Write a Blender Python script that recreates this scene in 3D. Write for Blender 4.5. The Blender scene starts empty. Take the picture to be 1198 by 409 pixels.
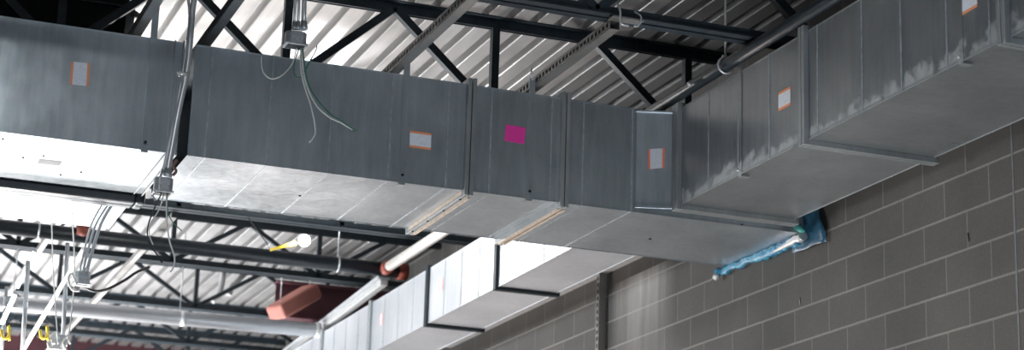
import bpy, bmesh, math, random
from mathutils import Vector, Matrix

# ------------------------------------------------------------------ camera, world, lights
S = bpy.context.scene
COL = S.collection
FPX = 2298.26                      # focal length in pixels of a 1198 px wide frame
RIGHT = Vector((0.93342971, -0.3574203, 0.03097923))
DOWN = Vector((0.12195134, 0.2349014, -0.96433874))
FWD = Vector((0.33739717, 0.90392039, 0.26285183))
cd = bpy.data.cameras.new('camera')
cd.sensor_width = 36.0
cd.sensor_fit = 'HORIZONTAL'
cd.lens = FPX / 1198.0 * 36.0
cd.clip_end = 200
cam = bpy.data.objects.new('camera', cd)
COL.objects.link(cam)
cam.matrix_world = Matrix(((RIGHT.x, -DOWN.x, -FWD.x, 0), (RIGHT.y, -DOWN.y, -FWD.y, 0),
                           (RIGHT.z, -DOWN.z, -FWD.z, 0), (0, 0, 0, 1)))
cd.dof.use_dof = True
cd.dof.focus_distance = 10.3
cd.dof.aperture_fstop = 2.8
S.camera = cam
S.view_settings.view_transform = 'Standard'
S.view_settings.look = 'None'
S.view_settings.exposure = 0.0
S.view_settings.gamma = 1.0
S.view_settings.use_curve_mapping = False

W = bpy.data.worlds.new('world')
S.world = W
W.use_nodes = True
W.node_tree.nodes['Background'].inputs[0].default_value = (0.74, 0.86, 1.0, 1)
W.node_tree.nodes['Background'].inputs[1].default_value = 0.22

FLOOR = -1.6
def area(name, loc, target, sx, sy, power, color=(1, 1, 1), spread=180):
    l = bpy.data.lights.new(name, 'AREA')
    l.shape = 'RECTANGLE'; l.size = sx; l.size_y = sy; l.energy = power; l.color = color
    l.spread = math.radians(spread)
    o = bpy.data.objects.new(name, l); COL.objects.link(o)
    o.location = loc
    o.rotation_euler = (Vector(target) - Vector(loc)).to_track_quat('-Z', 'Y').to_euler()
    return o
area('floodlight_left', (0.9, 13.0, -1.2), (1.3, 12.2, 4.0), 1.2, 1.2, 195, (1, 0.96, 0.92), 66)
area('fill_far_deck', (1.0, 20.0, -1.2), (1.2, 20.0, 4.0), 5.0, 3.0, 800, (1, 0.98, 0.97), 100)  # unseen fill added to brighten the far deck
area('fill_back_low', (2.3, 23.9, -0.35), (1.6, 10.0, 0.2), 3.0, 2.4, 330, (0.96, 0.98, 1.0))  # added low at the back to whiten the left undersides; wall has no doorway
area('fill_left_side', (-8.6, 17.5, 1.2), (4.7, 16.5, 2.8), 6.0, 3.0, 340, (0.93, 0.97, 1.0), 70)  # invented side fill for the left face of the far duct
area('fill_near_deck', (3.4, 3.2, -1.4), (2.8, 6.5, 4.1), 1.6, 1.6, 95, (0.82, 0.91, 1.0), 110)  # added uplight so the front duct faces reflect a lit deck
area('fill_near_overhead', (0.2, 6.4, 4.05), (0.2, 6.4, 0.0), 1.6, 0.5, 60, (0.95, 0.98, 1.0))  # made-up overhead source, placed for its highlight in the front duct faces
area('fill_block_wall', (3.6, 15.6, -1.1), (5.6, 13.4, 1.6), 0.8, 0.8, 75, (1, 0.88, 0.83), 120)  # unseen warm fill that lifts the lower block wall
area('fill_floor_bounce', (3.5, 8.3, -1.45), (5.1, 8.6, 2.8), 0.9, 0.9, 24, (1, 0.99, 0.95), 75)  # added stand-in for floor bounce on the right duct underside and lower wall

# ------------------------------------------------------------------ projection of photo points
def ray(x, y):
    return RIGHT * ((x - 599) / FPX) + DOWN * ((y - 204.5) / FPX) + FWD
def at(x, y, axis, v):
    d = ray(x, y)
    return d * (v / d[axis])

# ------------------------------------------------------------------ materials
def newmat(name):
    m = bpy.data.materials.new(name); m.use_nodes = True
    nt = m.node_tree
    return m, nt, nt.nodes['Principled BSDF']
def N(nt, t, **kw):
    n = nt.nodes.new(t)
    for k, v in kw.items(): setattr(n, k, v)
    return n
def ramp(nt, fac, stops):
    r = N(nt, 'ShaderNodeValToRGB'); e = r.color_ramp.elements
    while len(e) < len(stops): e.new(0.5)
    for i, (p, c) in enumerate(stops):
        e[i].position = p; e[i].color = c if len(c) == 4 else (*c, 1)
    nt.links.new(fac, r.inputs[0])
    return r.outputs[0]
def noise(nt, vec, scale, detail=4, rough=0.55, sc=(1, 1, 1)):
    mp = N(nt, 'ShaderNodeMapping'); mp.inputs['Scale'].default_value = sc
    nt.links.new(vec, mp.inputs[0])
    n = N(nt, 'ShaderNodeTexNoise'); n.inputs['Scale'].default_value = scale
    n.inputs['Detail'].default_value = detail; n.inputs['Roughness'].default_value = rough
    nt.links.new(mp.outputs[0], n.inputs['Vector'])
    return n.outputs['Fac']
def mixc(nt, fac, a, b, mode='MIX'):
    m = N(nt, 'ShaderNodeMix', data_type='RGBA', blend_type=mode)
    for sock, v in ((m.inputs[0], fac), (m.inputs[6], a), (m.inputs[7], b)):
        if hasattr(v, 'is_output'): nt.links.new(v, sock)
        elif isinstance(v, (int, float)): sock.default_value = v
        else: sock.default_value = (*v, 1)
    return m.outputs[2]
def math2(nt, op, a, b=None, clamp=False):
    m = N(nt, 'ShaderNodeMath', operation=op, use_clamp=clamp)
    for i, v in enumerate((a, b)):
        if v is None: continue
        if hasattr(v, 'is_output'): nt.links.new(v, m.inputs[i])
        else: m.inputs[i].default_value = v
    return m.outputs[0]
def geo_pos(nt):
    return N(nt, 'ShaderNodeNewGeometry').outputs['Position']

def simple(name, color, rough=0.5, metal=0.0, var=0.15, scale=14.0, bump=0.0, spec=0.5):
    m, nt, b = newmat(name)
    p = geo_pos(nt)
    n = noise(nt, p, scale)
    lo = tuple(c * (1 - var) for c in color); hi = tuple(min(1, c * (1 + var)) for c in color)
    nt.links.new(ramp(nt, n, [(0.3, lo), (0.7, hi)]), b.inputs['Base Color'])
    b.inputs['Roughness'].default_value = rough
    b.inputs['Metallic'].default_value = metal
    b.inputs['Specular IOR Level'].default_value = spec
    if bump:
        bn = N(nt, 'ShaderNodeBump'); bn.inputs['Strength'].default_value = bump
        bn.inputs['Distance'].default_value = 0.004
        nt.links.new(n, bn.inputs['Height']); nt.links.new(bn.outputs[0], b.inputs['Normal'])
    return m

def galvanised(name, lo, hi, r0=0.2, r1=0.44, dust=0.0, dust_z=None, metal=0.74, bump=0.5, rolling=(1, 1, 0.12)):
    """galvanised sheet: faint spangle, vertical rolling streaks, soft dents, optional plaster dust"""
    m, nt, b = newmat(name)
    p = geo_pos(nt)
    big = noise(nt, p, 1.6, 3)
    streak = noise(nt, p, 24, 5, 0.6, rolling)
    sp = N(nt, 'ShaderNodeTexVoronoi'); sp.inputs['Scale'].default_value = 70
    nt.links.new(p, sp.inputs['Vector'])
    base = ramp(nt, math2(nt, 'ADD', math2(nt, 'MULTIPLY', big, 0.6), math2(nt, 'MULTIPLY', streak, 0.4)), [(0.3, lo), (0.7, hi)])
    base = mixc(nt, 0.06, base, sp.outputs['Color'], 'SOFT_LIGHT')
    rough = math2(nt, 'ADD', r0, math2(nt, 'MULTIPLY', math2(nt, 'ADD', math2(nt, 'MULTIPLY', streak, 0.5), math2(nt, 'MULTIPLY', big, 0.5)), (r1 - r0)))
    metv = metal
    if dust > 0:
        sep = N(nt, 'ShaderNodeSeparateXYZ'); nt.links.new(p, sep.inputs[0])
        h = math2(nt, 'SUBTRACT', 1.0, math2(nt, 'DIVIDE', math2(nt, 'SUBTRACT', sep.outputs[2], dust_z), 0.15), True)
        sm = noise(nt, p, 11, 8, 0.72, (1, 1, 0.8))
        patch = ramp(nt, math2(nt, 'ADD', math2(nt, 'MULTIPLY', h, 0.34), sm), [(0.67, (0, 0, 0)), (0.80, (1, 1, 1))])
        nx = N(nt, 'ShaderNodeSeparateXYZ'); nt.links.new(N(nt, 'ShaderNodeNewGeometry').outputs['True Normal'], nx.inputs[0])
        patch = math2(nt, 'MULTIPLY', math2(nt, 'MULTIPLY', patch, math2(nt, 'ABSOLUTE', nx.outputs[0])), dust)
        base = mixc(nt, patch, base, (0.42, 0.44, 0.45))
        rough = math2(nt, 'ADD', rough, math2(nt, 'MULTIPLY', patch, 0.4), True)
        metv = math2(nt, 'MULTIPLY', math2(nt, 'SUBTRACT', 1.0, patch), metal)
    nt.links.new(base, b.inputs['Base Color'])
    nt.links.new(rough, b.inputs['Roughness'])
    if hasattr(metv, 'is_output'): nt.links.new(metv, b.inputs['Metallic'])
    else: b.inputs['Metallic'].default_value = metv
    dent = noise(nt, p, 3.0, 2, 0.4)
    bn = N(nt, 'ShaderNodeBump'); bn.inputs['Strength'].default_value = bump; bn.inputs['Distance'].default_value = 0.02
    nt.links.new(dent, bn.inputs['Height']); nt.links.new(bn.outputs[0], b.inputs['Normal'])
    return m

M = {}
M['duct'] = galvanised('galvanised_sheet', (0.31, 0.35, 0.38), (0.57, 0.62, 0.66))
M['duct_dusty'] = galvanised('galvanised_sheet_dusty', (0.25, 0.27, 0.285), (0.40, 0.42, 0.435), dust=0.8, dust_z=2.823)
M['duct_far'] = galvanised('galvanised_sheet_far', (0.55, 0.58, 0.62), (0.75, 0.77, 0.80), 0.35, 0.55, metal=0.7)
M['flange'] = galvanised('galvanised_flange', (0.30, 0.33, 0.34), (0.50, 0.52, 0.53), 0.35, 0.55)
M['seam'] = simple('folded_seam', (0.46, 0.50, 0.53), 0.45, 0.6, 0.25, 25)
M['flange_pale'] = simple('sealed_flange', (0.80, 0.66, 0.54), 0.45, 0.3, 0.2, 30)
M['deck'] = galvanised('galvanised_deck', (0.34, 0.34, 0.345), (0.50, 0.50, 0.50), 0.36, 0.55, metal=0.8, bump=0.03, rolling=(1, 0.1, 1))
M['joist'] = simple('primer_painted_steel', (0.014, 0.024, 0.032), 0.5, 0.0, 0.35, 20)
M['black'] = simple('black_lined_box', (0.004, 0.004, 0.005), 0.8)
M['pipe_black'] = simple('black_steel_pipe', (0.012, 0.018, 0.024), 0.38, 0.0, 0.3, 18)
M['pipe_bare'] = simple('bare_pipe', (0.66, 0.64, 0.61), 0.38, 0.3, 0.1)
M['strut'] = galvanised('slotted_strut', (0.24, 0.23, 0.22), (0.36, 0.35, 0.34), 0.35, 0.5, metal=0.6)
M['zinc'] = simple('zinc_conduit', (0.60, 0.63, 0.66), 0.33, 0.55, 0.12)
M['zinc_bright'] = simple('zinc_bright', (0.60, 0.61, 0.61), 0.4, 0.4, 0.08)
M['cast'] = simple('pressed_steel_box', (0.50, 0.52, 0.54), 0.35, 0.5, 0.2, 60, 0.4)
M['coupling'] = simple('red_coupling', (0.25, 0.05, 0.03), 0.5)
M['maroon'] = simple('maroon_paint', (0.07, 0.022, 0.03), 0.6, 0, 0.2, 2)
M['salmon'] = simple('salmon_insulation', (0.40, 0.15, 0.12), 0.7, 0, 0.2, 3)
M['white_wire'] = simple('white_wire', (0.72, 0.72, 0.70), 0.4)
M['green_wire'] = simple('green_wire', (0.03, 0.17, 0.11), 0.4)
M['black_wire'] = simple('black_wire', (0.01, 0.01, 0.012), 0.4)
M['yellow'] = simple('yellow_cord', (0.85, 0.62, 0.05), 0.4)
M['tape'] = simple('grey_tape', (0.16, 0.17, 0.18), 0.6)
M['rust'] = simple('primer_rust', (0.20, 0.13, 0.10), 0.7)
M['bolt'] = simple('dark_bolt', (0.03, 0.03, 0.03), 0.4, 0.6)
M['duct_grey'] = simple('painted_round_duct', (0.55, 0.57, 0.60), 0.35, 0.3, 0.08, 2)

def sticker(name, base, edge, along, lo, hi, line=(0.25, 0.27, 0.3)):
    """paper sticker with coloured borders on two sides and rows of unreadable print"""
    m, nt, b = newmat(name)
    tc = N(nt, 'ShaderNodeTexCoord'); sep = N(nt, 'ShaderNodeSeparateXYZ')
    nt.links.new(tc.outputs['UV'], sep.inputs[0])
    u, v = (sep.outputs[0], sep.outputs[1]) if along == 'x' else (sep.outputs[1], sep.outputs[0])
    d = math2(nt, 'ABSOLUTE', math2(nt, 'SUBTRACT', u, 0.5))
    band = math2(nt, 'GREATER_THAN', d, 0.37)
    rows = noise(nt, tc.outputs['UV'], 3.0, 5, 0.7, (1.5, 6, 1) if along == 'x' else (6, 1.5, 1))
    body = mixc(nt, ramp(nt, rows, [(lo, (0, 0, 0)), (hi, (0.6, 0.6, 0.6))]), base, line)
    nt.links.new(mixc(nt, band, body, edge), b.inputs['Base Color'])
    b.inputs['Roughness'].default_value = 0.45
    return m
M['label_x'] = sticker('duct_label_upright', (0.80, 0.85, 0.95), (0.95, 0.36, 0.17), 'x', 0.5, 0.8)
M['label_y'] = sticker('duct_label_sideways', (0.85, 0.88, 0.97), (0.95, 0.36, 0.17), 'y', 0.5, 0.8)
M['label_red'] = sticker('duct_label_red', (0.6, 0.64, 0.7), (0.8, 0.2, 0.14), 'x', 0.5, 0.75)
M['label_pink'] = sticker('duct_label_pink', (0.85, 0.05, 0.38), (0.85, 0.05, 0.38), 'x', 0.5, 0.8, (0.32, 0.02, 0.15))

def m_film():
    m, nt, b = newmat('blue_film')
    p = geo_pos(nt)
    n = noise(nt, p, 16, 6, 0.7)
    nt.links.new(ramp(nt, n, [(0.42, (0.012, 0.17, 0.36)), (0.56, (0.05, 0.38, 0.58)), (0.72, (0.55, 0.8, 0.9))]), b.inputs['Base Color'])
    b.inputs['Roughness'].default_value = 0.25
    b.inputs['Transmission Weight'].default_value = 0.15
    bn = N(nt, 'ShaderNodeBump'); bn.inputs['Strength'].default_value = 0.8; bn.inputs['Distance'].default_value = 0.01
    nt.links.new(n, bn.inputs['Height']); nt.links.new(bn.outputs[0], b.inputs['Normal'])
    return m
M['film'] = m_film()
M['film_dark'] = simple('blue_film_taut', (0.022, 0.085, 0.15), 0.35, 0, 0.35, 9, 0.5)
M['film_teal'] = simple('teal_film', (0.10, 0.42, 0.38), 0.4, 0, 0.2, 20)

def m_block():
    m, nt, b = newmat('concrete_block')
    p = geo_pos(nt)
    sep = N(nt, 'ShaderNodeSeparateXYZ'); nt.links.new(p, sep.inputs[0])
    cmb = N(nt, 'ShaderNodeCombineXYZ')
    nt.links.new(math2(nt, 'ADD', sep.outputs[1], BY), cmb.inputs[0])
    nt.links.new(math2(nt, 'ADD', sep.outputs[2], BZ), cmb.inputs[1])
    br = N(nt, 'ShaderNodeTexBrick')
    br.offset = 0.5; br.squash = 1.0
    br.inputs['Scale'].default_value = 1.0
    br.inputs['Brick Width'].default_value = 0.405
    br.inputs['Row Height'].default_value = 0.2
    br.inputs['Mortar Size'].default_value = 0.0065
    br.inputs['Mortar Smooth'].default_value = 0.35
    br.inputs['Bias'].default_value = 0.0
    br.inputs['Color1'].default_value = (0.088, 0.084, 0.079, 1)
    br.inputs['Color2'].default_value = (0.104, 0.099, 0.093, 1)
    br.inputs['Mortar'].default_value = (0.165, 0.16, 0.15, 1)
    nt.links.new(cmb.outputs[0], br.inputs['Vector'])
    grain = noise(nt, p, 90, 6, 0.7)
    wob = math2(nt, 'MULTIPLY', noise(nt, p, 14, 3), 0.006)
    fz = math2(nt, 'FRACT', math2(nt, 'DIVIDE', math2(nt, 'ADD', math2(nt, 'ADD', sep.outputs[2], BZ + 0.1), wob), 0.2))
    row = ramp(nt, math2(nt, 'ABSOLUTE', math2(nt, 'SUBTRACT', fz, 0.515)), [(0.02, (1, 1, 1)), (0.045, (0, 0, 0))])
    blot = noise(nt, p, 1.3, 5, 0.6)
    bcol = mixc(nt, math2(nt, 'MULTIPLY', row, 0.75), br.outputs['Color'], (0.235, 0.228, 0.21))
    col = mixc(nt, 1.0, bcol, ramp(nt, grain, [(0.3, (0.82,) * 3), (0.7, (1.12,) * 3)]), 'MULTIPLY')
    col = mixc(nt, 1.0, col, ramp(nt, blot, [(0.3, (0.82, 0.83, 0.85)), (0.7, (1.15, 1.12, 1.1))]), 'MULTIPLY')
    # pale run of laitance below a mortar joint, a stain with its own edges
    dy = math2(nt, 'ABSOLUTE', math2(nt, 'SUBTRACT', sep.outputs[1], STY))
    iny = math2(nt, 'SUBTRACT', 1.0, math2(nt, 'DIVIDE', dy, 0.55), True)
    run = noise(nt, p, 10, 5, 0.6, (1, 1, 0.1))
    inz = ramp(nt, sep.outputs[2], [(0.0, (0, 0, 0)), (1.0, (1, 1, 1))])
    mr = N(nt, 'ShaderNodeMapRange'); nt.links.new(sep.outputs[2], mr.inputs[0])
    mr.inputs[1].default_value = STZ - 0.75; mr.inputs[2].default_value = STZ; mr.inputs[3].default_value = 0; mr.inputs[4].default_value = 1
    cut = math2(nt, 'LESS_THAN', sep.outputs[2], STZ + 0.03)
    f = math2(nt, 'MULTIPLY', math2(nt, 'MULTIPLY', iny, mr.outputs[0]), math2(nt, 'MULTIPLY', run, cut))
    f = math2(nt, 'MULTIPLY', f, 1.3, True)
    col = mixc(nt, f, col, (0.55, 0.54, 0.52))
    nt.links.new(col, b.inputs['Base Color'])
    b.inputs['Roughness'].default_value = 0.9
    bn = N(nt, 'ShaderNodeBump'); bn.inputs['Strength'].default_value = 0.5; bn.inputs['Distance'].default_value = 0.004
    nt.links.new(math2(nt, 'ADD', math2(nt, 'MULTIPLY', br.outputs['Fac'], -0.6), math2(nt, 'MULTIPLY', grain, 0.4)), bn.inputs['Height'])
    nt.links.new(bn.outputs[0], b.inputs['Normal'])
    return m
XW = 5.63
BY = 40 * 0.405 - 9.376            # block joints measured on the wall
BZ = 40 * 0.2 - 0.4185 * XW
_st = at(752, 322, 0, XW)
STY, STZ = _st.y, _st.z
M['block'] = m_block()
M['floor'] = simple('concrete_slab', (0.50, 0.49, 0.47), 0.75, 0, 0.12, 1.2)
M['plaster'] = simple('grey_board', (0.34, 0.34, 0.34), 0.85, 0, 0.05, 1)
def emis(name, c, s):
    m, nt, b = newmat(name)
    b.inputs['Emission Color'].default_value = (*c, 1); b.inputs['Emission Strength'].default_value = s
    n = noise(nt, geo_pos(nt), 5); nt.links.new(ramp(nt, n, [(0, c), (1, c)]), b.inputs['Base Color'])
    return m
M['bulb'] = emis('lit_bulb', (1, 0.98, 0.95), 60)

# ------------------------------------------------------------------ mesh helpers
class MB:
    def __init__(s): s.bm = bmesh.new()
    def box(s, x0, x1, y0, y1, z0, z1):
        v = [s.bm.verts.new(c) for c in ((x0, y0, z0), (x1, y0, z0), (x1, y1, z0), (x0, y1, z0), (x0, y0, z1), (x1, y0, z1), (x1, y1, z1), (x0, y1, z1))]
        for f in ((0, 3, 2, 1), (4, 5, 6, 7), (0, 1, 5, 4), (1, 2, 6, 5), (2, 3, 7, 6), (3, 0, 4, 7)):
            s.bm.faces.new([v[i] for i in f])
        return s
    def bar(s, p, q, w, h, up=(0, 0, 1)):
        """rectangular bar from p to q, w sideways and h along the up hint"""
        p, q = Vector(p), Vector(q); d = (q - p).normalized(); up = Vector(up)
        side = d.cross(up)
        if side.length < 1e-4: side = d.cross(Vector((0, 1, 0)))
        side.normalize(); u = side.cross(d).normalized()
        r = []
        for c in (p, q):
            for a, b in ((-1, -1), (1, -1), (1, 1), (-1, 1)):
                r.append(s.bm.verts.new(c + side * (a * w / 2) + u * (b * h / 2)))
        for f in ((3, 2, 1, 0), (4, 5, 6, 7), (0, 1, 5, 4), (1, 2, 6, 5), (2, 3, 7, 6), (3, 0, 4, 7)):
            s.bm.faces.new([r[i] for i in f])
        return s
    def tube(s, pts, r, n=10, rr=None, caps=True):
        pts = [Vector(p) for p in pts]; rings = []; prev = None
        for i, p in enumerate(pts):
            d = (pts[min(i + 1, len(pts) - 1)] - pts[max(i - 1, 0)]).normalized()
            if prev is None:
                a = d.orthogonal().normalized()
            else:
                a = (prev - d * prev.dot(d)).normalized()
            prev = a; b = d.cross(a)
            rad = rr[i] if rr else r
            rings.append([s.bm.verts.new(p + a * (math.cos(2 * math.pi * k / n) * rad) + b * (math.sin(2 * math.pi * k / n) * rad)) for k in range(n)])
        for i in range(len(rings) - 1):
            for k in range(n):
                f = s.bm.faces.new((rings[i][k], rings[i][(k + 1) % n], rings[i + 1][(k + 1) % n], rings[i + 1][k])); f.smooth = True
        if caps:
            s.bm.faces.new(rings[0][::-1]); s.bm.faces.new(rings[-1])
        return s
    def prism(s, outline, z0, z1, axis=2):
        def mk(a, b, c): return {2: (a, b, c), 1: (a, c, b), 0: (c, a, b)}[axis]
        lo = [s.bm.verts.new(mk(a, b, z0)) for a, b in outline]; hi = [s.bm.verts.new(mk(a, b, z1)) for a, b in outline]
        n = len(outline)
        s.bm.faces.new(lo[::-1]); s.bm.faces.new(hi)
        for i in range(n): s.bm.faces.new((lo[i], lo[(i + 1) % n], hi[(i + 1) % n], hi[i]))
        return s
    def build(s, name, mat, parent=None, bevel=0, offset=None):
        if parent is not None or offset is not None:
            o0 = Vector(offset) if offset is not None else world_origin(parent)
            for v in s.bm.verts: v.co -= o0
        bmesh.ops.recalc_face_normals(s.bm, faces=s.bm.faces)
        me = bpy.data.meshes.new(name); s.bm.to_mesh(me); s.bm.free()
        me.materials.append(mat)
        o = bpy.data.objects.new(name, me); COL.objects.link(o)
        if parent is not None: o.parent = parent
        elif offset is not None: o.location = offset
        if bevel:
            b = o.modifiers.new('bevel', 'BEVEL'); b.width = bevel; b.segments = 2; b.limit_method = 'ANGLE'
        return o
def world_origin(o):
    v = Vector((0, 0, 0))
    while o is not None:
        v += o.location; o = o.parent
    return v
def tag(o, label, cat, group=None, kind=None):
    if label: o['label'] = label
    if cat: o['category'] = cat
    if group: o['group'] = group
    if kind: o['kind'] = kind
    return o
def thing(name, loc, label, cat, group=None):
    o = bpy.data.objects.new(name, None); o.empty_display_size = 0.1; COL.objects.link(o)
    o.location = loc
    return tag(o, label, cat, group)
def struct(o): o['kind'] = 'structure'; return o
def catmull(pts, n=8):
    pts = [Vector(p) for p in pts]; P = [pts[0]] + pts + [pts[-1]]; out = []
    for i in range(1, len(P) - 2):
        a, b, c, d = P[i - 1], P[i], P[i + 1], P[i + 2]
        for k in range(n):
            t = k / n
            out.append(0.5 * ((2 * b) + (c - a) * t + (2 * a - 5 * b + 4 * c - d) * t * t + (3 * b - a - 3 * c + d) * t ** 3))
    out.append(pts[-1]); return out

# ------------------------------------------------------------------ room shell
DZ = 4.175                         # underside of deck ribs
YB = 24.0
XL, YN = -9.0, -6.0
struct(MB().box(XL, XW, YN, YB, FLOOR - 0.1, FLOOR).build('floor', M['floor']))
struct(MB().box(XW, XW + 0.2, YN, YB, FLOOR, DZ + 0.1).build('wall_right', M['block']))
struct(MB().box(XL, XW, YB, YB + 0.2, FLOOR, DZ + 0.1).build('wall_back', M['maroon']))
w = MB()                                      # left wall pierced by two wide openings
w.box(XL - 0.2, XL, YN, YB, FLOOR, -0.5)
w.box(XL - 0.2, XL, YN, YB, 3.0, DZ + 0.1)
w.box(XL - 0.2, XL, YN, 1.5, -0.5, 3.0); w.box(XL - 0.2, XL, 7.5, 10.0, -0.5, 3.0); w.box(XL - 0.2, XL, 20.0, YB, -0.5, 3.0)
struct(w.build('wall_left', M['plaster']))
def deck():
    bm = bmesh.new(); pitch = 0.163; d = 0.066; prof = []
    x = XL
    while x < XW:
        for dx, z in ((0, 0), (0.098, 0), (0.103, 0.004), (0.112, d), (0.149, d), (0.158, 0.004)):
            if x + dx < XW: prof.append((x + dx, DZ + z))
        x += pitch
    prof.append((XW, DZ + d))
    a = [bm.verts.new((px, YN, pz)) for px, pz in prof]; b = [bm.verts.new((px, YB, pz)) for px, pz in prof]
    for i in range(len(prof) - 1): bm.faces.new((a[i], a[i + 1], b[i + 1], b[i]))
    me = bpy.data.meshes.new('ceiling'); bm.to_mesh(me); bm.free(); me.materials.append(M['deck'])
    o = bpy.data.objects.new('ceiling', me); COL.objects.link(o)
    so = o.modifiers.new('solid', 'SOLIDIFY'); so.thickness = 0.004; so.offset = 1
    return struct(o)
deck()
# vertical control joint of the block wall
struct(MB().box(XW - 0.002, XW + 0.001, 7.945, 7.957, FLOOR, DZ).build('trim_1', M['tape']))

# ------------------------------------------------------------------ bar joists
def chord(y, z0, x0, x1, leg=0.06, half=0.065):
    m = MB()                                   # double angle: two L shapes back to back
    for s in (-1, 1):
        ya, yb = sorted((y + s * 0.012, y + s * half))
        m.box(x0, x1, ya, yb, z0, z0 + 0.007)
        ya, yb = sorted((y + s * 0.012, y + s * 0.019))
        m.box(x0, x1, ya, yb, z0 + 0.007, z0 + leg)
    return m
def joist(y, zb, nodes, label, x0=-4.5, x1=XW - 0.01, r=0.028, top=True):
    t = thing('bar_joist', (x0, y, DZ - 0.065), label, 'joist', 'steel bar joists under the deck')
    if top:
        c = MB()
        for s in (-1, 1):
            ya, yb = sorted((y + s * 0.012, y + s * 0.07))
            c.box(x0, x1, ya, yb, DZ - 0.007, DZ)
            ya, yb = sorted((y + s * 0.012, y + s * 0.019))
            c.box(x0, x1, ya, yb, DZ - 0.065, DZ - 0.007)
        c.build('top_chord', M['joist'], t)
    chord(y, zb, x0 + 0.3, x1 - 0.15).build('bottom_chord', M['joist'], t)
    for kind, xa, xb in nodes:                 # xa on the top chord, xb on the bottom chord
        if xa < x0 + 0.4 or xa > x1 or xb > x1 - 0.15: continue
        MB().bar((xa, y, DZ - 0.03), (xb, y, zb + 0.03), r * 1.6, r * 1.6, (0, 1, 0)).build('web', M['joist'], t)
    return t
def nodes_for(a0, pitch, n0, n1):
    L = []
    for k in range(n0, n1):
        a = a0 + k * pitch
        L += [('v', a + pitch / 2, a + pitch / 2), ('d', a, a + pitch / 2), ('d', a, a - pitch / 2)]
    return L
NEAR = nodes_for(3.28, 1.33, -5, 3)
lab = {8.95: 'nearest dark steel bar joist crossing above the right end of the duct',
       10.95: 'dark joist whose diagonal webs rise right behind the long front duct',
       12.93: 'dark joist hidden mostly behind the top edge of the front duct',
       14.92: 'dark joist whose bottom chord runs just behind the underside of the front duct',
       16.90: 'dark joist just above the thick black pipe',
       18.88: 'dark joist just below the thick black pipe',
       20.87: 'dark joist running just above the pale round duct',
       22.60: 'last dark joist before the maroon wall'}
joist(8.95, 3.52, [n for n in nodes_for(3.115, 1.33, -5, 3) if n[0] == 'd'], lab[8.95], r=0.03)
joist(10.95, 3.53, NEAR, lab[10.95], r=0.030)
for i, y in enumerate((12.93, 14.92, 16.90, 18.88, 20.87, 22.60)):
    joist(y, 3.70, nodes_for(3.1 + 0.35 * (i % 3), 1.33, -5, 3), lab[y], r=0.024)

# ------------------------------------------------------------------ ducts
def ring(m, axis, a0, a1, c, out, skip=()):
    """rectangular collar round a duct; c = (lo1, hi1, lo2, hi2) of the cross section, out = projection"""
    l1, h1, l2, h2 = c; t = out
    def bx(p0, p1, q0, q1):
        if axis == 0: m.box(a0, a1, p0, p1, q0, q1)
        else: m.box(p0, p1, a0, a1, q0, q1)
    if 'lo1' not in skip: bx(l1 - t, l1, l2 - t, h2 + t)
    if 'hi1' not in skip: bx(h1, h1 + t, l2 - t, h2 + t)
    if 'lo2' not in skip: bx(l1, h1, l2 - t, l2)
    if 'hi2' not in skip: bx(l1, h1, h2, h2 + t)
def duct_body(axis, a0, a1, c, seams, mat, parent, open_lo=False, open_hi=False, name='duct_body', bead=0.004, skip=()):
    """sheet metal box with thin raised seams on all four faces"""
    l1, h1, l2, h2 = c; m = MB(); g = 0.003
    def bx(s0, s1, p0, p1, q0, q1):
        if axis == 0: m.box(s0, s1, p0, p1, q0, q1)
        else: m.box(p0, p1, s0, s1, q0, q1)
    bx(a0, a1, l1, l1 + g, l2, h2); bx(a0, a1, h1 - g, h1, l2, h2)
    bx(a0, a1, l1 + g, h1 - g, l2, l2 + g); bx(a0, a1, l1 + g, h1 - g, h2 - g, h2)
    if not open_lo: bx(a0, a0 + g, l1 + g, h1 - g, l2 + g, h2 - g)
    if not open_hi: bx(a1 - g, a1, l1 + g, h1 - g, l2 + g, h2 - g)
    # folded corner lock along both lower edges and the upper front edge
    for (p, q) in ((l1, l2), (l1, h2), (h1, l2)):
        bx(a0, a1, p - 0.003, p + 0.003, q - 0.003, q + 0.003)
    o = m.build(name, mat, parent)
    for s in seams:
        m = MB(); ring(m, axis, s - bead, s + bead, c, 0.0035, skip)
        m.build('seam', M['seam'], o)
    return o
def flange(axis, a, c, parent, mat, bolts=0, mat_b=None, skip=(), w=0.026, out=0.034, label=None):
    m = MB()
    ring(m, axis, a - w, a - 0.003, c, out, skip); ring(m, axis, a + 0.003, a + w, c, out, skip)
    ring(m, axis, a - 0.003, a + 0.003, c, out * 0.55, skip)
    f = m.build('flange', mat, parent, 0.0025)
    l1, h1, l2, h2 = c
    for k in range(bolts):
        p = l1 + (h1 - l1) * (k + 0.5) / bolts; s = 0.013 * (1 if k % 2 else -1)
        ctr = (a + s, p, l2 - out) if axis == 0 else (p, a + s, l2 - out)
        MB().tube([ctr, (ctr[0], ctr[1], ctr[2] - 0.006)], 0.006, 6).build('bolt', M['bolt'], f)
    return f
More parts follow.
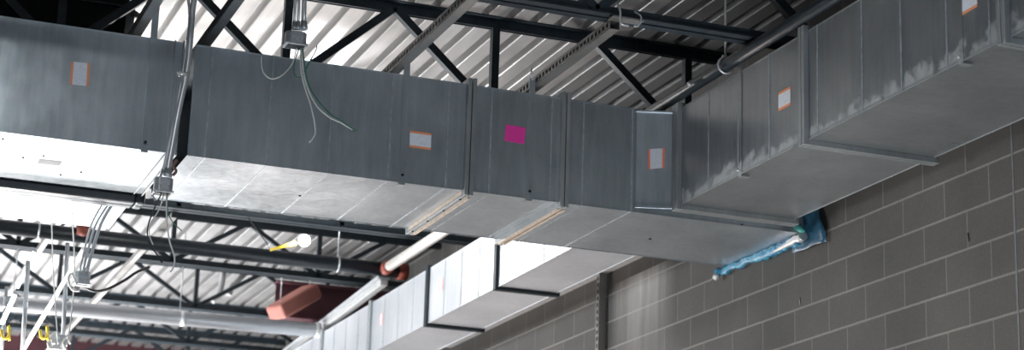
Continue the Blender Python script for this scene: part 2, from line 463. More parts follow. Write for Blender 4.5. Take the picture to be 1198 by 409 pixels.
def decal(name, mat, parent, corners, normal, th=0.0012):
    """thin sticker slab through four corners (tl, tr, br, bl) with UVs"""
    bm = bmesh.new(); n = Vector(normal).normalized(); o0 = world_origin(parent)
    c = [Vector(p) - o0 for p in corners]
    fr = [bm.verts.new(p + n * th) for p in c]; bk = [bm.verts.new(p) for p in c]
    uv = bm.loops.layers.uv.new('UVMap')
    f = bm.faces.new(fr)
    for l, t in zip(f.loops, ((0, 1), (1, 1), (1, 0), (0, 0))): l[uv].uv = t
    bm.faces.new(bk[::-1])
    for i in range(4): bm.faces.new((fr[i], bk[i], bk[(i + 1) % 4], fr[(i + 1) % 4]))
    bmesh.ops.recalc_face_normals(bm, faces=bm.faces)
    me = bpy.data.meshes.new(name); bm.to_mesh(me); bm.free(); me.materials.append(mat)
    o = bpy.data.objects.new(name, me); COL.objects.link(o); o.parent = parent
    return o
def lab_on(parent, mat, px, axis, v, normal, name='label_sticker', label=None):
    off = Vector(normal) * 0.0008
    o = decal(name, mat, parent, [at(x, y, axis, v) + off for x, y in px], normal)
    if label: o['label'] = label
    return o
GD = 'galvanised duct sections'
YF, YR = 10.0, 11.0                # front and rear of the cross duct
ZB, ZT = 2.785, 3.40
CX = (YF, YR, ZB, ZT)
# left tee section, deeper than the rest and flanged half way back
t = thing('duct_section', (0.6, YF, ZB), 'wide leftmost duct section with bright underside and an orange-edged label', 'duct', GD)
duct_body(0, -1.6, 1.832, CX, [], M['duct'], t)
duct_body(1, 11.06, 11.90, (-1.6, 1.80, ZB, ZT), [], M['duct'], t, name='rear_branch')
m = MB(); ring(m, 1, 10.96, 11.028, (-1.6, 1.80, ZB, ZT), 0.055); ring(m, 1, 11.034, 11.11, (-1.6, 1.80, ZB, ZT), 0.055)
m.build('rear_flange', M['pipe_black'], t, 0.012)
m = MB(); ring(m, 0, 1.780, 1.786, CX, 0.008); ring(m, 0, 1.826, 1.834, CX, 0.012)
m.build('end_collar', M['flange'], t)
lab_on(t, M['label_x'], [(83.5, 72), (105, 74), (103.5, 101), (81.5, 98.5)], 1, YF, (0, -1, 0), label='white label with orange side edges')
o = decal('tape_patch', M['tape'], t, [at(46, 185.5, 2, ZB), at(73, 188.5, 2, ZB), at(70, 194, 2, ZB), at(43.5, 191, 2, ZB)], (0, 0, -1)); 
for p in ((3.5, 162.5), (27, 184), (51, 182), (71, 204), (95, 201)):
    c = at(*p, 2, ZB)
    MB().tube([c, c - Vector((0, 0, 0.005))], 0.006, 8).build('screw', M['bolt'], t)
# long section right of the open joint
t = thing('duct_section', (2.7, YF, ZB), 'long middle duct section with seams, second from the left, beside the open joint', 'duct', GD)
duct_body(0, 1.893, 3.455, CX, [1.987, 2.324, 2.665, 3.006, 3.341], M['duct'], t, True)
flange(0, 3.468, CX, t, M['flange'], 7)
m = MB(); m.box(3.44, 3.452, YF + .01, YR - .03, ZB - 0.022, ZB - 0.001); m.box(3.475, 3.489, YF + .01, YR - .03, ZB - 0.045, ZB - 0.034)
m.build('sealed_cleat', M['flange_pale'], t)
lab_on(t, M['label_y'], [(479.5, 152.5), (504.5, 156), (504, 175.5), (479, 172)], 1, YF, (0, -1, 0), label='white label with orange top and bottom edges')
c = at(351, 228.5, 2, ZB); MB().tube([c, c - Vector((0, 0, 0.005))], 0.009, 8).build('plug', M['bolt'], t)
# short section with the pink sticker
t = thing('duct_section', (3.75, YF, ZB), 'short duct section with a pink sticker', 'duct', GD)
duct_body(0, 3.480, 4.030, CX, [3.597, 3.965], M['duct'], t)
flange(0, 4.042, CX, t, M['flange'], 7)
m = MB()
m.box(4.014, 4.024, YF + .01, YR - .03, ZB - 0.043, ZB - 0.034); m.box(4.028, 4.038, YF + .01, YR - .03, ZB - 0.040, ZB - 0.033); m.box(4.048, 4.066, YF + .01, YR - .03, ZB - 0.043, ZB - 0.034)
m.build('sealed_cleat', M['flange_pale'], t)
lab_on(t, M['label_pink'], [(592, 145.5), (615, 149.5), (613, 168.5), (590, 164.5)], 1, YF, (0, -1, 0), 'pink_sticker')
# end section entering the wall, with the takeoff to the right duct
t = thing('duct_section', (4.8, YF, ZB), 'duct section at the corner, its far end wrapped in blue film at the wall', 'duct', GD)
duct_body(0, 4.055, 5.615, CX, [4.162, 4.47], M['duct'], t)
X1, X2, RB = 4.717, 5.45, 2.823
m = MB()
m.prism([(4.492, YF - 0.004), (4.70, 9.925), (X2, 9.925), (X2, YF - 0.004)], RB - 0.006, ZT - 0.01)
m.prism([(4.486, YF - 0.012), (4.70, 9.912), (4.70, 9.926), (4.49, YF - 0.002)], RB - 0.018, RB + 0.002)
m.prism([(4.486, YF - 0.012), (4.70, 9.912), (4.70, 9.926), (4.49, YF - 0.002)], ZT - 0.02, ZT - 0.006)
m.build('takeoff_collar', M['duct'], t, 0.003)
nrm = Vector((9.925 - 9.996, -(4.70 - 4.492), 0)).normalized()
def on_collar(x, y):
    d = ray(x, y); p0 = Vector((4.492, 9.996, 3)); k = p0.dot(nrm) / d.dot(nrm); return d * k + nrm * 0.0015
decal('label_sticker', M['label_red'], t, [on_collar(758, 174.5), on_collar(777.5, 173), on_collar(777, 196), on_collar(758.5, 198)], nrm)['label'] = 'faded label with red side edges'
for p in ((760.5, 279), (868, 262)):
    c = at(*p, 2, ZB); MB().tube([c, c - Vector((0, 0, 0.005))], 0.009, 8).build('plug', M['bolt'], t)

# right run along the wall
CR = (X1, X2, RB, ZT)
t = thing('duct_section', (5.08, 9.1, RB), 'duct section leaving the corner towards the camera, beside the block wall', 'duct', GD)
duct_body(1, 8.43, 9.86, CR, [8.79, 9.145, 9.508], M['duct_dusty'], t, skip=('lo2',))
flange(1, 9.885, CR, t, M['flange'], 0, w=0.036, out=0.03)
lab_on(t, M['label_y'], [(911, 108.5), (925, 101), (925, 122.5), (911, 130)], 0, X1, (-1, 0, 0), label='white label with orange top and bottom edges')
t = thing('duct_section', (5.08, 7.5, RB), 'duct section in the upper right with dusty smears along its lower edge', 'duct', GD)
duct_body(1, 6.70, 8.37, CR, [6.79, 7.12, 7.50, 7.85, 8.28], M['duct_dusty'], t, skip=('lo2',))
flange(1, 8.40, CR, t, M['flange'], 0, w=0.03, out=0.03)
lab_on(t, M['label_y'], [(1126, -6), (1143.5, -14), (1143.5, 7.5), (1126, 18)], 0, X1, (-1, 0, 0), label='white label cut by the top of the picture')
t = thing('duct_section', (5.08, 5.9, RB), 'nearest duct section at the right edge of the picture', 'duct', GD)
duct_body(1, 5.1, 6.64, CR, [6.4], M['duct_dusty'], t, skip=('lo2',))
flange(1, 6.67, CR, t, M['flange'], 0, w=0.03, out=0.03)
# far run beyond the cross duct
CF = (4.71, 5.16, 2.90, 3.34)
fl = [11.06, 12.85, 14.41, 15.96, 17.5, 19.05, 20.6]
names = ['far duct section directly behind the corner of the front duct', 'far pale duct section between the two dark flanges',
         'far duct section just left of the second dark flange', 'blurred far duct section third from the dark flanges',
         'far duct section near the bottom edge of the picture', 'farthest duct section, nearly hidden by the bottom edge']
for i in range(6):
    a, b = fl[i], fl[i + 1]
    t = thing('duct_section', (4.93, (a + b) / 2, 2.90), names[i], 'duct', 'far duct sections along the wall')
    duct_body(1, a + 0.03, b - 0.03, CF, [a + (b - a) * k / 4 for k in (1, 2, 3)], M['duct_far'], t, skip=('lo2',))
    flange(1, b, CF, t, M['joist'] if i < 2 else M['flange'], 0, w=0.026, out=0.024)
    if i in (1, 2):
        yy = b - 0.35
        decal('label_sticker', M['label_red'], t, [Vector((4.709, yy + .09, 3.2)), Vector((4.709, yy, 3.2)), Vector((4.709, yy, 3.1)), Vector((4.709, yy + .09, 3.1))], (-1, 0, 0))

# ------------------------------------------------------------------ blue film at the wall opening
random.seed(4)
pts, rr = [], []
for k in range(26):
    s = k / 25; y = 10.06 + 1.08 * s
    pts.append((5.60 + random.uniform(-.008, .008), y, 2.765 + random.uniform(-.010, .010)))
    rr.append(0.036 - 0.012 * s + random.uniform(-.007, .007))
t = thing('plastic_film', (5.60, 10.5, 2.74), 'crumpled blue plastic film taped round the duct end at the wall', 'plastic film')
MB().tube(pts, 0.03, 12, rr).build('rolled_edge', M['film'], t)
pts, rr = [], []
for k in range(10):
    s = k / 9; pts.append((5.575, 9.98 + 0.36 * s, 2.762 - 0.018 * s + random.uniform(-.006, .006))); rr.append(0.020 * (1 - s) + 0.006 + random.uniform(0, .005))
MB().tube(pts, .03, 10, rr).build('white_tape', M['zinc_bright'], t)
pts = [(5.58 + random.uniform(-.01, .01), 11.10 + 0.012 * k, 2.745 + random.uniform(-.012, .012)) for k in range(5)]
MB().tube(pts, .02, 8, [.01, .024, .018, .026, .01]).build('tape_wad', M['zinc_bright'], t)
def film_sheet():
    bm = bmesh.new(); nu, nv = 9, 9; g = []
    cs = [at(937, 243, 0, 5.60), at(959, 240, 0, 5.60), at(966, 282, 0, 5.60), at(928, 296, 0, 5.60)]
    for i in range(nu):
        row = []
        for j in range(nv):
            u, v = i / (nu - 1), j / (nv - 1)
            p = cs[0].lerp(cs[1], u).lerp(cs[3].lerp(cs[2], u), v)
            p.x += 0.010 * math.sin(9 * u + 5 * v) + random.uniform(-.003, .003)
            p.y += 0.012 * math.sin(7 * v) * u
            row.append(bm.verts.new(p - world_origin(t)))
        g.append(row)
    for i in range(nu - 1):
        for j in range(nv - 1):
            f = bm.faces.new((g[i][j], g[i + 1][j], g[i + 1][j + 1], g[i][j + 1])); f.smooth = True
    me = bpy.data.meshes.new('wall_sheet'); bm.to_mesh(me); bm.free(); me.materials.append(M['film_dark'])
    o = bpy.data.objects.new('wall_sheet', me); COL.objects.link(o); o.parent = t
    s = o.modifiers.new('solid', 'SOLIDIFY'); s.thickness = 0.003
film_sheet()
c = at(935, 266, 0, 5.56)
MB().tube([c + Vector((0, .04, .05)), c + Vector((-.01, 0, 0)), c + Vector((0, -.05, -.035))], .02, 10, [.008, .026, .01]).build('teal_fold', M['film_teal'], t)

# small dark chips in the block wall
for k, (px, py) in enumerate(((1133.5, 277), (936, 352))):
    q = at(px, py, 0, XW)
    struct(MB().bar((XW - .001, q.y - .004, q.z - .022), (XW - .001, q.y + .006, q.z + .022), 0.012, 0.004, (1, 0, 0)).build('trim_%d' % (k + 2), M['bolt'], None))
# ------------------------------------------------------------------ slotted struts and duct hangers
def slotted(p, q, label, w=0.041, name='slotted_strut', group=None, side=(-1, 0, 0)):
    """channel from p to q: slotted web on the given side, plain flanges; slots are real gaps"""
    p, q = Vector(p), Vector(q); d = (q - p); L = d.length; d.normalize(); sd = Vector(side).normalized()
    up = sd.cross(d).normalized(); m = MB(); h = w
    base = sd * (w / 2)
    for s in (-1, 1):                      # rails of the slotted web, then the flange behind each
        m.bar(p + base + up * (s * h * 0.36), q + base + up * (s * h * 0.36), 0.003, h * 0.28, up)
        m.bar(p + up * (s * (h / 2 - .0015)), q + up * (s * (h / 2 - .0015)), 0.003, w, sd)
    m.bar(p - base, q - base, 0.003, h, up)
    k = 0.0; st = 0.05
    while k < L:
        e = min(k + 0.022, L); m.bar(p + base + d * k, p + base + d * e, 0.003, h * 0.46, up); k += st
    t = m.build(name, M['strut'], None, 0, p)
    return tag(t, label, 'strut', group)
GS = 'slotted struts over the duct'
slotted((3.885, 8.94, 3.487), (3.885, 11.0, 3.487), 'slotted steel strut above the pink sticker section', 0.055, group=GS)
slotted((3.06, 7.2, 3.487), (3.06, 11.0, 3.487), 'slotted steel strut running off the top of the picture above the middle duct section', 0.055, group=GS)
slotted((1.60, 8.0, 3.49), (1.60, 11.0, 3.49), 'slotted steel strut over the leftmost duct section', 0.05, group=GS)
slotted((1.98, 6.5, 3.487), (1.98, 11.0, 3.487), 'dark slotted strut just right of the tilted conduit', 0.05, name='dark_strut', group=GS).data.materials[0] = M['joist']
# bracket that ties the strut to the near joist
t = thing('strut_clamp', (3.95, 8.93, 3.53), 'bent steel clamp holding the strut to the near joist', 'clamp')
MB().box(3.84, 4.02, 8.86, 8.93, 3.500, 3.508).build('plate', M['strut'], t)
MB().tube(catmull([(3.88, 8.90, 3.59), (3.88, 8.86, 3.53), (3.885, 8.86, 3.47), (3.93, 8.86, 3.46)]), 0.006, 8).build('hook', M['zinc'], t)
MB().tube(catmull([(3.98, 8.90, 3.56), (4.0, 8.86, 3.52), (3.985, 8.86, 3.47), (3.96, 8.86, 3.465)]), 0.005, 8).build('hook', M['zinc'], t)
GH = 'duct hanger straps'
def strap_x(x, label, ztop=3.50, zb=ZB - 0.012):
    t = thing('hanger_strap', (x, YF - 0.008, zb), label, 'hanger strap', GH)
    MB().box(x - 0.018, x + 0.018, YF - 0.0038, YF - 0.0006, zb, ztop).build('strap', M['duct'], t)
    MB().box(x - 0.018, x + 0.018, YF - 0.0038, YF + 0.05, zb - 0.003, zb).build('foot', M['flange'], t)
    MB().tube([(x, YF - 0.011, zb + 0.05), (x, YF - 0.018, zb + 0.05)], 0.008, 6).build('bolt', M['bolt'], t)
    MB().tube([(x - .002, YF - 0.011, ztop - 0.012), (x - .002, YF - 0.026, ztop - 0.012)], 0.010, 6).build('bolt', M['zinc_bright'], t)
    MB().tube([(x - .012, YF - 0.015, ztop - 0.01), (x - .012, YF - 0.015, ztop + 0.05)], 0.005, 8).build('rod', M['zinc'], t)
strap_x(1.665, 'thin hanger strap on the leftmost duct section', 3.60)
strap_x(3.085, 'thin hanger strap beside the orange-edged label of the middle duct section')
strap_x(3.838, 'thin hanger strap right of the pink sticker')
def strap_y(y, label, ztop):
    t = thing('hanger_strap', (X1 - 0.008, y, RB - 0.012), label, 'hanger strap', GH)
    MB().box(X1 - 0.0038, X1 - 0.0006, y - 0.018, y + 0.018, RB - 0.012, ztop).build('strap', M['duct_dusty'], t)
    MB().box(X1 - 0.0038, X1 + 0.05, y - 0.018, y + 0.018, RB - 0.015, RB - 0.012).build('foot', M['flange'], t)
    MB().tube([(X1 - .011, y, RB + 0.02), (X1 - .022, y, RB + 0.02)], 0.008, 6).build('bolt', M['zinc_bright'], t)
strap_y(9.12, 'thin hanger strap rising to the pipe loop on the right duct', 3.47)
strap_y(7.01, 'thin hanger strap below the upper right label', 3.40)

# ------------------------------------------------------------------ sprinkler pipes
t = thing('sprinkler_pipe', (4.74, 8.0, 3.49), 'dark sprinkler pipe running along the top left edge of the right duct', 'pipe')
MB().tube([(4.69, 5.2, 3.473), (4.69, 13.0, 3.473)], 0.036, 20).build('pipe', M['pipe_black'], t)
MB().tube([(4.69, 10.28, 3.473), (4.69, 10.40, 3.473)], 0.043, 20).build('coupling', M['pipe_black'], t)
for y in (8.0, 9.6):
    MB().tube([(4.65, y, 3.462), (4.63, y, 3.458)], 0.011, 10).build('outlet', M['zinc'], t)
t = thing('pipe_hanger', (4.69, 9.25, 3.473), 'loop hanger with thin rod holding the dark sprinkler pipe', 'pipe hanger')
MB().tube([(4.69 + 0.045 * math.cos(a), 9.25, 3.473 + 0.045 * math.sin(a)) for a in [math.pi * 2 * k / 20 for k in range(21)]], 0.006, 8, caps=False).build('loop', M['zinc'], t)
MB().tube([(4.69, 9.25, 3.515), (4.69, 9.25, DZ)], 0.006, 8).build('rod', M['zinc'], t)
MB().tube([(4.67, 9.25, 3.522), (4.71, 9.25, 3.522)], 0.011, 6).build('nut', M['zinc_bright'], t)
# thick pipe crossing behind the ducts
YP = 15.55
t = thing('sprinkler_main', (2.0, YP, 3.5), 'thick black sprinkler main crossing the background', 'pipe')
pa, pb = at(0, 264.5, 1, YP), at(468, 317, 1, YP)
dirp = (pb - pa).normalized()
ZP = pb.z
MB().tube([pa - dirp * 5, pb], 0.060, 20).build('pipe', M['pipe_black'], t)
MB().tube([pb - dirp * 0.02, pb + dirp * 0.06], 0.072, 20).build('end_coupling', M['coupling'], t)
q = pb - dirp * 0.14
MB().tube([(q.x, YP - 0.14, ZP), (q.x, YP - 0.02, ZP)], 0.055, 18).build('branch_coupling', M['coupling'], t)
qq = at(97, 268, 1, YP - .05)
MB().tube([qq - Vector((.05, 0, 0)), qq, qq + Vector((.05, 0.0, .01))], 0.05, 14, [.05, .064, .045]).build('middle_coupling', M['coupling'], t)
for px in (45, 395):
    q = at(px, 264.5 + px * 52.5 / 468, 1, YP)
    h = thing('pipe_hanger', (q.x, YP, q.z), 'rod and band hanging the black main, %s' % ('left, beneath the bright duct' if px == 45 else 'right, near its end'), 'pipe hanger')
    MB().tube([(q.x, YP + 0.063 * math.cos(a), q.z + 0.063 * math.sin(a)) for a in [math.pi * 2 * k / 18 for k in range(19)]], 0.008, 6, caps=False).build('band', M['zinc'], h)
    MB().tube([(q.x, YP, q.z + .063), (q.x, YP, DZ)], 0.007, 6).build('rod', M['zinc'], h)
q = pb - dirp * 0.14
tag(MB().tube([(q.x, 13.02, ZP), (q.x, YP - 0.12, ZP)], 0.042, 16).build('branch_pipe', M['pipe_bare'], None, 0, (q.x, 13.02, ZP)),
    'pale branch pipe joining the black main at the red coupling', 'pipe')
pa2, pb2 = at(449, 330, 2, 3.46), at(345, 409, 2, 3.42)
e = (pb2 - pa2).normalized()
t = thing('strip_light', (pa2.x, 19, 3.4), 'long pale strip light fixture above the far duct', 'strip light')
MB().bar(pa2 + Vector((0, 0, .045)), pb2 + e * 3 + Vector((0, 0, .045)), 0.10, 0.03).build('housing', M['duct_grey'], t)
MB().bar(pa2, pb2 + e * 3, 0.075, 0.055).build('lens', M['zinc_bright'], t, 0.012)

# pale round duct in the far left
YG = 17.6
ga, gb = at(0, 354, 1, YG), at(372, 386, 1, YG)
dg = (gb - ga).normalized()
t = thing('round_duct', (1.5, YG, 3.2), 'long pale round duct crossing the lower left background', 'duct')
MB().tube([ga - dg * 5, gb], 0.066, 24).build('pipe_run', M['duct_grey'], t)
MB().tube([gb - dg * .03, gb + dg * .02], 0.072, 24).build('end_cap', M['zinc_bright'], t)
MB().tube([gb - dg * 1.3, gb - dg * 1.25], 0.071, 24).build('joint_ring', M['duct_grey'], t)
for k, px in enumerate((15, 210)):
    q = at(px, 350 + px * 32 / 372, 1, YG)
    MB().tube([(q.x, YG, q.z + .05), (q.x, YG, DZ)], 0.006, 6).build('hanger_rod', M['zinc'], t)
# salmon coloured insulated box and maroon girder, far right background
t = thing('insulated_duct', (4.0, 18.0, 3.6), 'salmon pink wrapped duct piece hanging under the far deck', 'duct')
c0, c1 = at(322, 366, 1, 17.9), at(366, 340, 1, 18.1)
MB().bar(c0, c1, 0.24, 0.15).build('wrapped_body', M['salmon'], t, 0.03)
for c in (c0.lerp(c1, .12), c0.lerp(c1, .9)):
    MB().tube([c + Vector((0, 0, .08)), (c.x, c.y, DZ)], 0.006, 6).build('hanger_rod', M['zinc'], t)
c0, c1 = at(345, 352, 1, 18.45), at(430, 362, 1, 18.45)
t = thing('steel_girder', (c0.x, 18.45, 3.7), 'maroon painted steel girder in the far background beside the salmon duct', 'beam')
zz = c0.z
MB().box(c0.x - .2, XW - 0.01, 18.37, 18.53, zz + .16, zz + .18).build('top_flange', M['maroon'], t)
MB().box(c0.x - .2, XW - 0.01, 18.445, 18.455, zz - .16, zz + .16).build('web_plate', M['maroon'], t)
MB().box(c0.x - .2, XW - 0.01, 18.37, 18.53, zz - .18, zz - .16).build('bottom_flange', M['maroon'], t)

# ------------------------------------------------------------------ dark lined box at top left
t = thing('equipment_box', (0, 12, 3.5), 'large black equipment box above the leftmost duct section', 'equipment box')
xb = at(150, 25, 1, 11.15).x
MB().box(-3.0, xb, 11.15, 12.75, 3.50, 4.13).build('housing', M['black'], t, 0.01)
MB().box(xb - 0.02, xb + 0.03, 11.12, 11.17, 3.78, 3.96).build('bracket', M['strut'], t)
MB().tube([(xb + .01, 11.10, 3.92), (xb + .05, 11.10, 3.90)], 0.02, 8).build('latch', M['strut'], t)
MB().box(-3.0, xb, 11.125, 11.145, 3.955, 3.965).build('rim', M['pipe_black'], t)

# ------------------------------------------------------------------ wall strut and ledge at the right
A0, A1 = at(743, 299, 0, 5.58), at(560, 388, 0, 5.58)
t = thing('wall_angle', (5.58, 13.0, A0.z), 'bright steel angle on the block wall below the far duct', 'wall angle')
za = (A0.z + A1.z) / 2
MB().box(5.50, XW - .002, 12.30, 16.5, za - .003, za).build('ledge', M['zinc_bright'], t)
MB().box(5.492, 5.50, 12.30, 16.5, za - .003, za + .045).build('lip', M['zinc_bright'], t)
p0 = at(704, 318, 0, 5.59)
tag(slotted((5.588, p0.y, -0.4), (5.588, p0.y, p0.z), 'vertical slotted steel strut fixed on the block wall', 0.05, side=(-1, 0, 0)), None, None)

# ------------------------------------------------------------------ junction boxes, conduits, wires
GJ = 'metal junction boxes hanging from conduits'
def jbox(c, w, h, dpt, label, ang=0.0):
    t = thing('junction_box', c, label, 'junction box', GJ)
    b = w / 2; ch = w * 0.2; m = MB()
    m.prism([(c.x - b + ch, c.y - dpt / 2), (c.x + b - ch, c.y - dpt / 2), (c.x + b, c.y - dpt / 2 + ch), (c.x + b, c.y + dpt / 2 - ch),
             (c.x + b - ch, c.y + dpt / 2), (c.x - b + ch, c.y + dpt / 2), (c.x - b, c.y + dpt / 2 - ch), (c.x - b, c.y - dpt / 2 + ch)], c.z, c.z + h)
    m.build('box', M['cast'], t, 0.004)
    MB().box(c.x - b - .004, c.x + b + .004, c.y - dpt / 2 - .004, c.y + dpt / 2 + .004, c.z - .003, c.z + .008).build('rim', M['cast'], t, 0.002)
    MB().box(c.x - b + .01, c.x + b - .01, c.y - dpt / 2 + .01, c.y + dpt / 2 - .01, c.z - .006, c.z - .003).build('opening', M['bolt'], t)
    for s in (-1, 1):
        MB().tube([(c.x + s * b * .45, c.y - dpt / 2 - .001, c.z + h * .5), (c.x + s * b * .45, c.y - dpt / 2 - .006, c.z + h * .5)], 0.007, 8).build('screw', M['zinc'], t)
    return t
def conduit(pts, r, label, mat='zinc', conn=True, name='conduit', group='electrical conduits'):
    t = thing(name, pts[-1], label, 'conduit', group)
    MB().tube(catmull(pts, 6) if len(pts) > 2 else pts, r, 12).build('pipe_run', M[mat], t)
    if conn:
        a, b = Vector(pts[-1]), Vector(pts[-2]); d = (b - a).normalized()
        MB().tube([a, a + d * 0.02, a + d * 0.02, a + d * .045], r * 1.5, 12, [r * 1.7, r * 1.7, r * 1.35, r * 1.35]).build('connector', M['zinc'], t)
    return t
def wire(pxs, y, r, mat, label, dy=0.0, name='wire', tip=None):
    pts = [at(px, py, 1, y + dy * i / len(pxs)) for i, (px, py) in enumerate(pxs)]
    if name == 'wire' and mat == 'white_wire' and y > 11.5 and len(pxs) > 3 and pxs[0][1] < 255: pts[0].z = ZB
    pts = catmull(pts, 8)
    if tip:
        t = thing(name, pts[0], label, 'wire', 'loose wires')
        MB().tube(pts, r, 8).build('strand', M[mat], t)
        MB().tube(pts[-5:], r * 1.6, 8).build('wire_cap', M[tip], t)
    else:
        o = MB().tube(pts, r, 8).build(name, M[mat], None, 0, pts[0]); tag(o, label, 'wire', 'loose wires')
# upper box, in front of the middle section
Y1 = 9.55
c = at(345, 54, 1, Y1)
jbox(c, 0.112, 0.072, 0.085, 'metal junction box hanging in front of the top of the middle duct section')
for k, (x0, x1, r) in enumerate(((347, 344, .0075), (351, 348.5, .0075), (357, 355, .013))):
    lo = at(x1, 34.5, 1, Y1); hi = at(x0, -30, 1, Y1)
    conduit([hi, lo], r, ('left thin conduit', 'middle thin conduit', 'thicker right conduit')[k] + ' entering the upper junction box from above')
wire([(347, 56), (342, 74), (330, 88), (318, 92), (309, 86), (306, 76), (306, 66)], Y1, .0033, 'white_wire', 'white wire looping up to the left of the upper box')
wire([(352, 56), (352, 80), (356, 100), (364, 125), (369, 152), (366, 162), (362, 166)], Y1, .0040, 'white_wire', 'white wire hanging straightest and ending in a small hook')
wire([(353, 56), (356, 90), (368, 120), (384, 136), (398, 143), (408, 149), (416, 153)], Y1 - .02, .0040, 'white_wire', 'white wire sweeping right with a black cap', tip='black_wire')
wire([(354, 56), (359, 92), (368, 112), (385, 132), (400, 142), (410, 149), (419, 154)], Y1 - .03, .0034, 'green_wire', 'green wire sweeping right beside the white one')
wire([(350, 56), (344, 76), (345, 88), (352, 90), (360, 76), (369, 60), (371, 53)], Y1 + .02, .0034, 'green_wire', 'green wire making a small loop under the upper box')
# middle box below the open joint
Y2 = 9.70
c = at(190, 226, 1, Y2)
jbox(c, 0.094, 0.078, 0.08, 'metal junction box hanging below the open joint of the duct')
conduit([at(240, -30, 1, Y2), at(227, 0, 1, Y2), at(220, 75, 1, Y2), at(208, 135, 1, Y2), at(195, 207, 1, Y2)], .0155, 'thick tilted conduit crossing the duct face at the open joint')
conduit([at(214, -30, 1, Y2 + .05), at(222, 20, 1, Y2 + .05), at(212, 95, 1, Y2 + .05), at(202, 150, 1, Y2 + .05), at(189, 208, 1, Y2 + .03)], .0075, 'thin conduit just left of the thick tilted conduit')
q = at(214, 86, 1, Y2 - .02)
t = thing('conduit_clip', q, 'small steel clip on the tilted conduit', 'clip')
MB().tube([q - Vector((.03, 0, 0)), q + Vector((.03, 0, .003))], 0.009, 8).build('clamp', M['zinc_bright'], t)
MB().tube([q + Vector((-.02, -.005, -.02)), q + Vector((-.02, -.005, .02))], 0.007, 8).build('screw', M['zinc'], t)
q = at(182, 224, 1, Y2 - .02)
t = thing('box_bracket', q, 'bent steel bracket on the left side of the middle junction box', 'bracket')
MB().bar(q + Vector((.03, 0, .03)), q + Vector((-.015, 0, -.02)), 0.02, 0.006).build('arm', M['zinc'], t)
MB().bar(q + Vector((-.015, 0, -.02)), q + Vector((.002, 0, -.045)), 0.02, 0.006).build('foot', M['zinc'], t)
wire([(189, 226), (180, 245), (173, 265), (174, 283), (184, 298), (190, 307)], Y2, .0036, 'black_wire', 'dark wire bowing left below the middle box', tip='black_wire')
wire([(192, 226), (186, 245), (176, 262), (175, 275), (179, 286)], Y2 + .02, .0030, 'white_wire', 'pale wire bowing left below the middle box')
wire([(195, 226), (195, 255), (198, 280), (204, 300), (203, 312), (199, 318)], Y2, .0040, 'white_wire', 'white wire hanging lowest from the middle box')
wire([(196, 226), (196, 244), (201, 258), (213, 270)], Y2, .0026, 'green_wire', 'short green wire under the middle box')
wire([(207, 187), (203, 194), (206, 200), (202, 205)], 9.99, .008, 'rust', 'rusty wad of sealant hanging at the open joint', name='sealant_wad')
# box hanging at the corner of the bright duct
Y3 = 11.3
c = at(95, 333, 1, Y3)
jbox(c, 0.09, 0.075, 0.08, 'metal junction box hanging lowest, left of the middle one')
conduit([at(137, 232, 1, Y3), at(118, 262, 1, Y3), at(100, 322, 1, Y3)], .010, 'right conduit of the bunch leaving the bright duct corner')
conduit([at(132, 232, 1, Y3), at(111, 265, 1, Y3), at(96, 322, 1, Y3)], .007, 'middle conduit of the bunch leaving the bright duct corner')
conduit([at(124, 232, 1, Y3), at(106, 265, 1, Y3), at(92, 322, 1, Y3)], .006, 'left conduit of the bunch leaving the bright duct corner')
wire([(90, 333), (84, 320), (80, 326), (84, 338), (93, 340)], Y3 - .06, .006, 'white_wire', 'white wire curled round the lowest junction box')
wire([(97, 335), (110, 340), (125, 338), (145, 328), (160, 318), (175, 312)], 13.0, .010, 'black_wire', 'thick dark cable swinging right from the lowest junction box')
wire([(84, 249), (87, 300), (86, 340), (82, 380), (78, 405)], Y3 + .3, .004, 'white_wire', 'thin pale wire hanging left of the lowest box')
wire([(60, 247), (62, 310), (65, 360), (68, 402)], Y3 + .3, .0035, 'white_wire', 'thin pale wire beside the upright conduit')
# bundle of conduits lower left
GB = 'conduits at the lower left'
Y4 = 12.2
conduit([at(79, 284, 1, Y4), at(72, 430, 1, Y4)], .013, 'upright conduit right of the slanted pale bar', conn=False, group=GB)
conduit([at(33, 305, 1, Y4), at(25, 430, 1, Y4)], .014, 'upright conduit at the far lower left', conn=False, group=GB)
conduit([at(8, 335, 1, Y4 + .3), at(0, 430, 1, Y4 + .3)], .012, 'upright conduit at the left picture edge', conn=False, group=GB)
t = MB().bar(at(98, 291, 1, 11.9), at(14, 430, 1, 12.5), 0.03, 0.034, (0, 1, 0)).build('support_bar', M['zinc_bright'], None, 0.003, at(98, 291, 1, 11.9))
tag(t, 'long pale slanted metal bar in the lower left', 'bar', 'slanted bars')
t = MB().bar(at(41, 293, 1, 12.4), at(20, 336, 1, 12.6), 0.028, 0.02, (0, 1, 0)).build('support_bar', M['zinc_bright'], None, 0.003, at(41, 293, 1, 12.4))
tag(t, 'short pale slanted bar above the left conduits', 'bar', 'slanted bars')
t = MB().bar(at(18, 343, 1, 12.2), at(2, 378, 1, 12.4), 0.03, 0.02, (0, 1, 0)).build('support_bar', M['zinc_bright'], None, 0.003, at(18, 343, 1, 12.2))
tag(t, 'shortest pale slanted bar, at the left edge', 'bar', 'slanted bars')
for (px, py, lb) in ((8, 392, 'yellow looped hook at the left edge'), (53, 392, 'yellow looped hook beside the slanted bar')):
    pts = catmull([at(px - 6, py - 7, 1, 11.9), at(px - 5, py + 2, 1, 11.9), at(px, py + 3, 1, 11.88), at(px + 3, py - 4, 1, 11.9), at(px + 2, py - 11, 1, 11.9), at(px + 3, py + 6, 1, 11.92)], 6)
    tag(MB().tube(pts, .0085, 8).build('yellow_hook', M['yellow'], None, 0, pts[0]), lb, 'hook', 'yellow hooks')
c = at(66, 409, 1, 12.15)
jbox(c, 0.11, 0.09, 0.09, 'metal junction box at the bottom edge by the upright conduit')
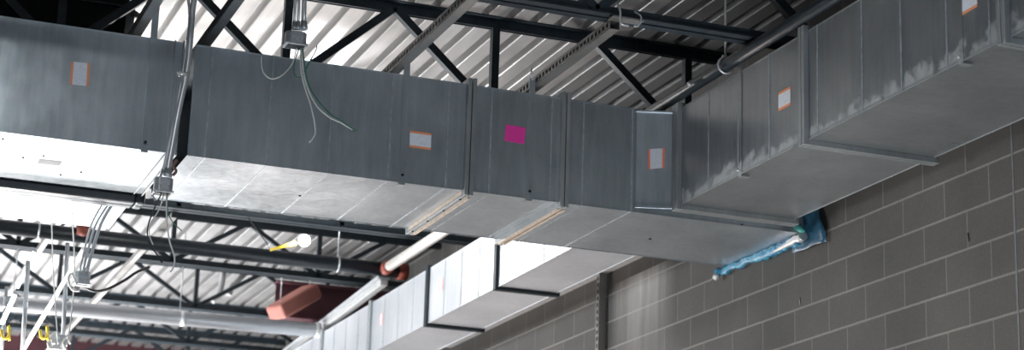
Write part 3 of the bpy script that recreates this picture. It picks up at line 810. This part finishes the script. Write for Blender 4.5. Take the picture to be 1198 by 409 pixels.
for k, (px, py) in enumerate(((58, 398), (62, 392), (76, 398))):
    q = at(px, py, 1, 12.08)
    wire([(px, py + 10), (px - 2, py + 2), (px + 3, py - 4), (px + 6, py + 4)], 12.08, .006, 'white_wire', 'curl of pale wire on the bottom edge box, %s' % ('left', 'topmost', 'right')[k])
c = at(11, 360, 1, 12.35)
jbox(c, 0.08, 0.07, 0.07, 'small metal box between the conduits at the left edge')
# flexible conduits hanging under the far deck
for (pp, yy, lb) in (([(284, 322), (271, 336), (268, 345)], 19, 'bent pale conduit under the far deck near the bulb'),
                     ([(257, 342), (248, 352)], 19, 'short pale conduit stub under the far deck')):
    pts = [at(*p, 1, yy) for p in pp]
    pts = [Vector((pts[0].x + .03, yy, DZ + .01))] + pts
    conduit(pts, .03, lb, 'zinc_bright', False, group='far conduits')
# long Y bars under far joists (bridging)
for (x, lb) in ((1.95, 'pale bridging angle under the far joists, left one'), (2.75, 'pale bridging angle under the far joists, right one')):
    t = MB().box(x, x + .045, 15.0, 23.5, 3.655, 3.66).box(x, x + .005, 15.0, 23.5, 3.66, 3.695).build('bridging_angle', M['strut'], None, 0, (x, 15.0, 3.66))
    tag(t, lb, 'angle', 'bridging angles')
# ------------------------------------------------------------------ lit bulb on a yellow cord
YL = 14.2
c = at(356, 281, 1, YL)
t = thing('work_bulb', c, 'bright lit bulb on a yellow holder hanging behind the duct', 'lamp')
bm_ = MB(); bmesh.ops.create_icosphere(bm_.bm, subdivisions=3, radius=0.045)
for v in bm_.bm.verts: v.co += c
for f in bm_.bm.faces: f.smooth = True
bm_.build('bulb', M['bulb'], t)
h1 = at(346, 284, 1, YL); h2 = at(316, 292, 1, YL)
MB().tube([h1, h1.lerp(h2, .3), h2], .012, 10, [.018, .014, .010]).build('yellow_holder', M['yellow'], t)
MB().tube([h2, h2 + Vector((-.03, 0.0, .05)), Vector((h2.x - .03, YL + .70, 3.701))], .004, 8).build('cord', M['black_wire'], t)
l = bpy.data.lights.new('bulb_light', 'POINT'); l.energy = 60; l.shadow_soft_size = 0.06
o = bpy.data.objects.new('bulb_light', l); COL.objects.link(o); o.parent = t; o.location = (0, -0.07, 0)
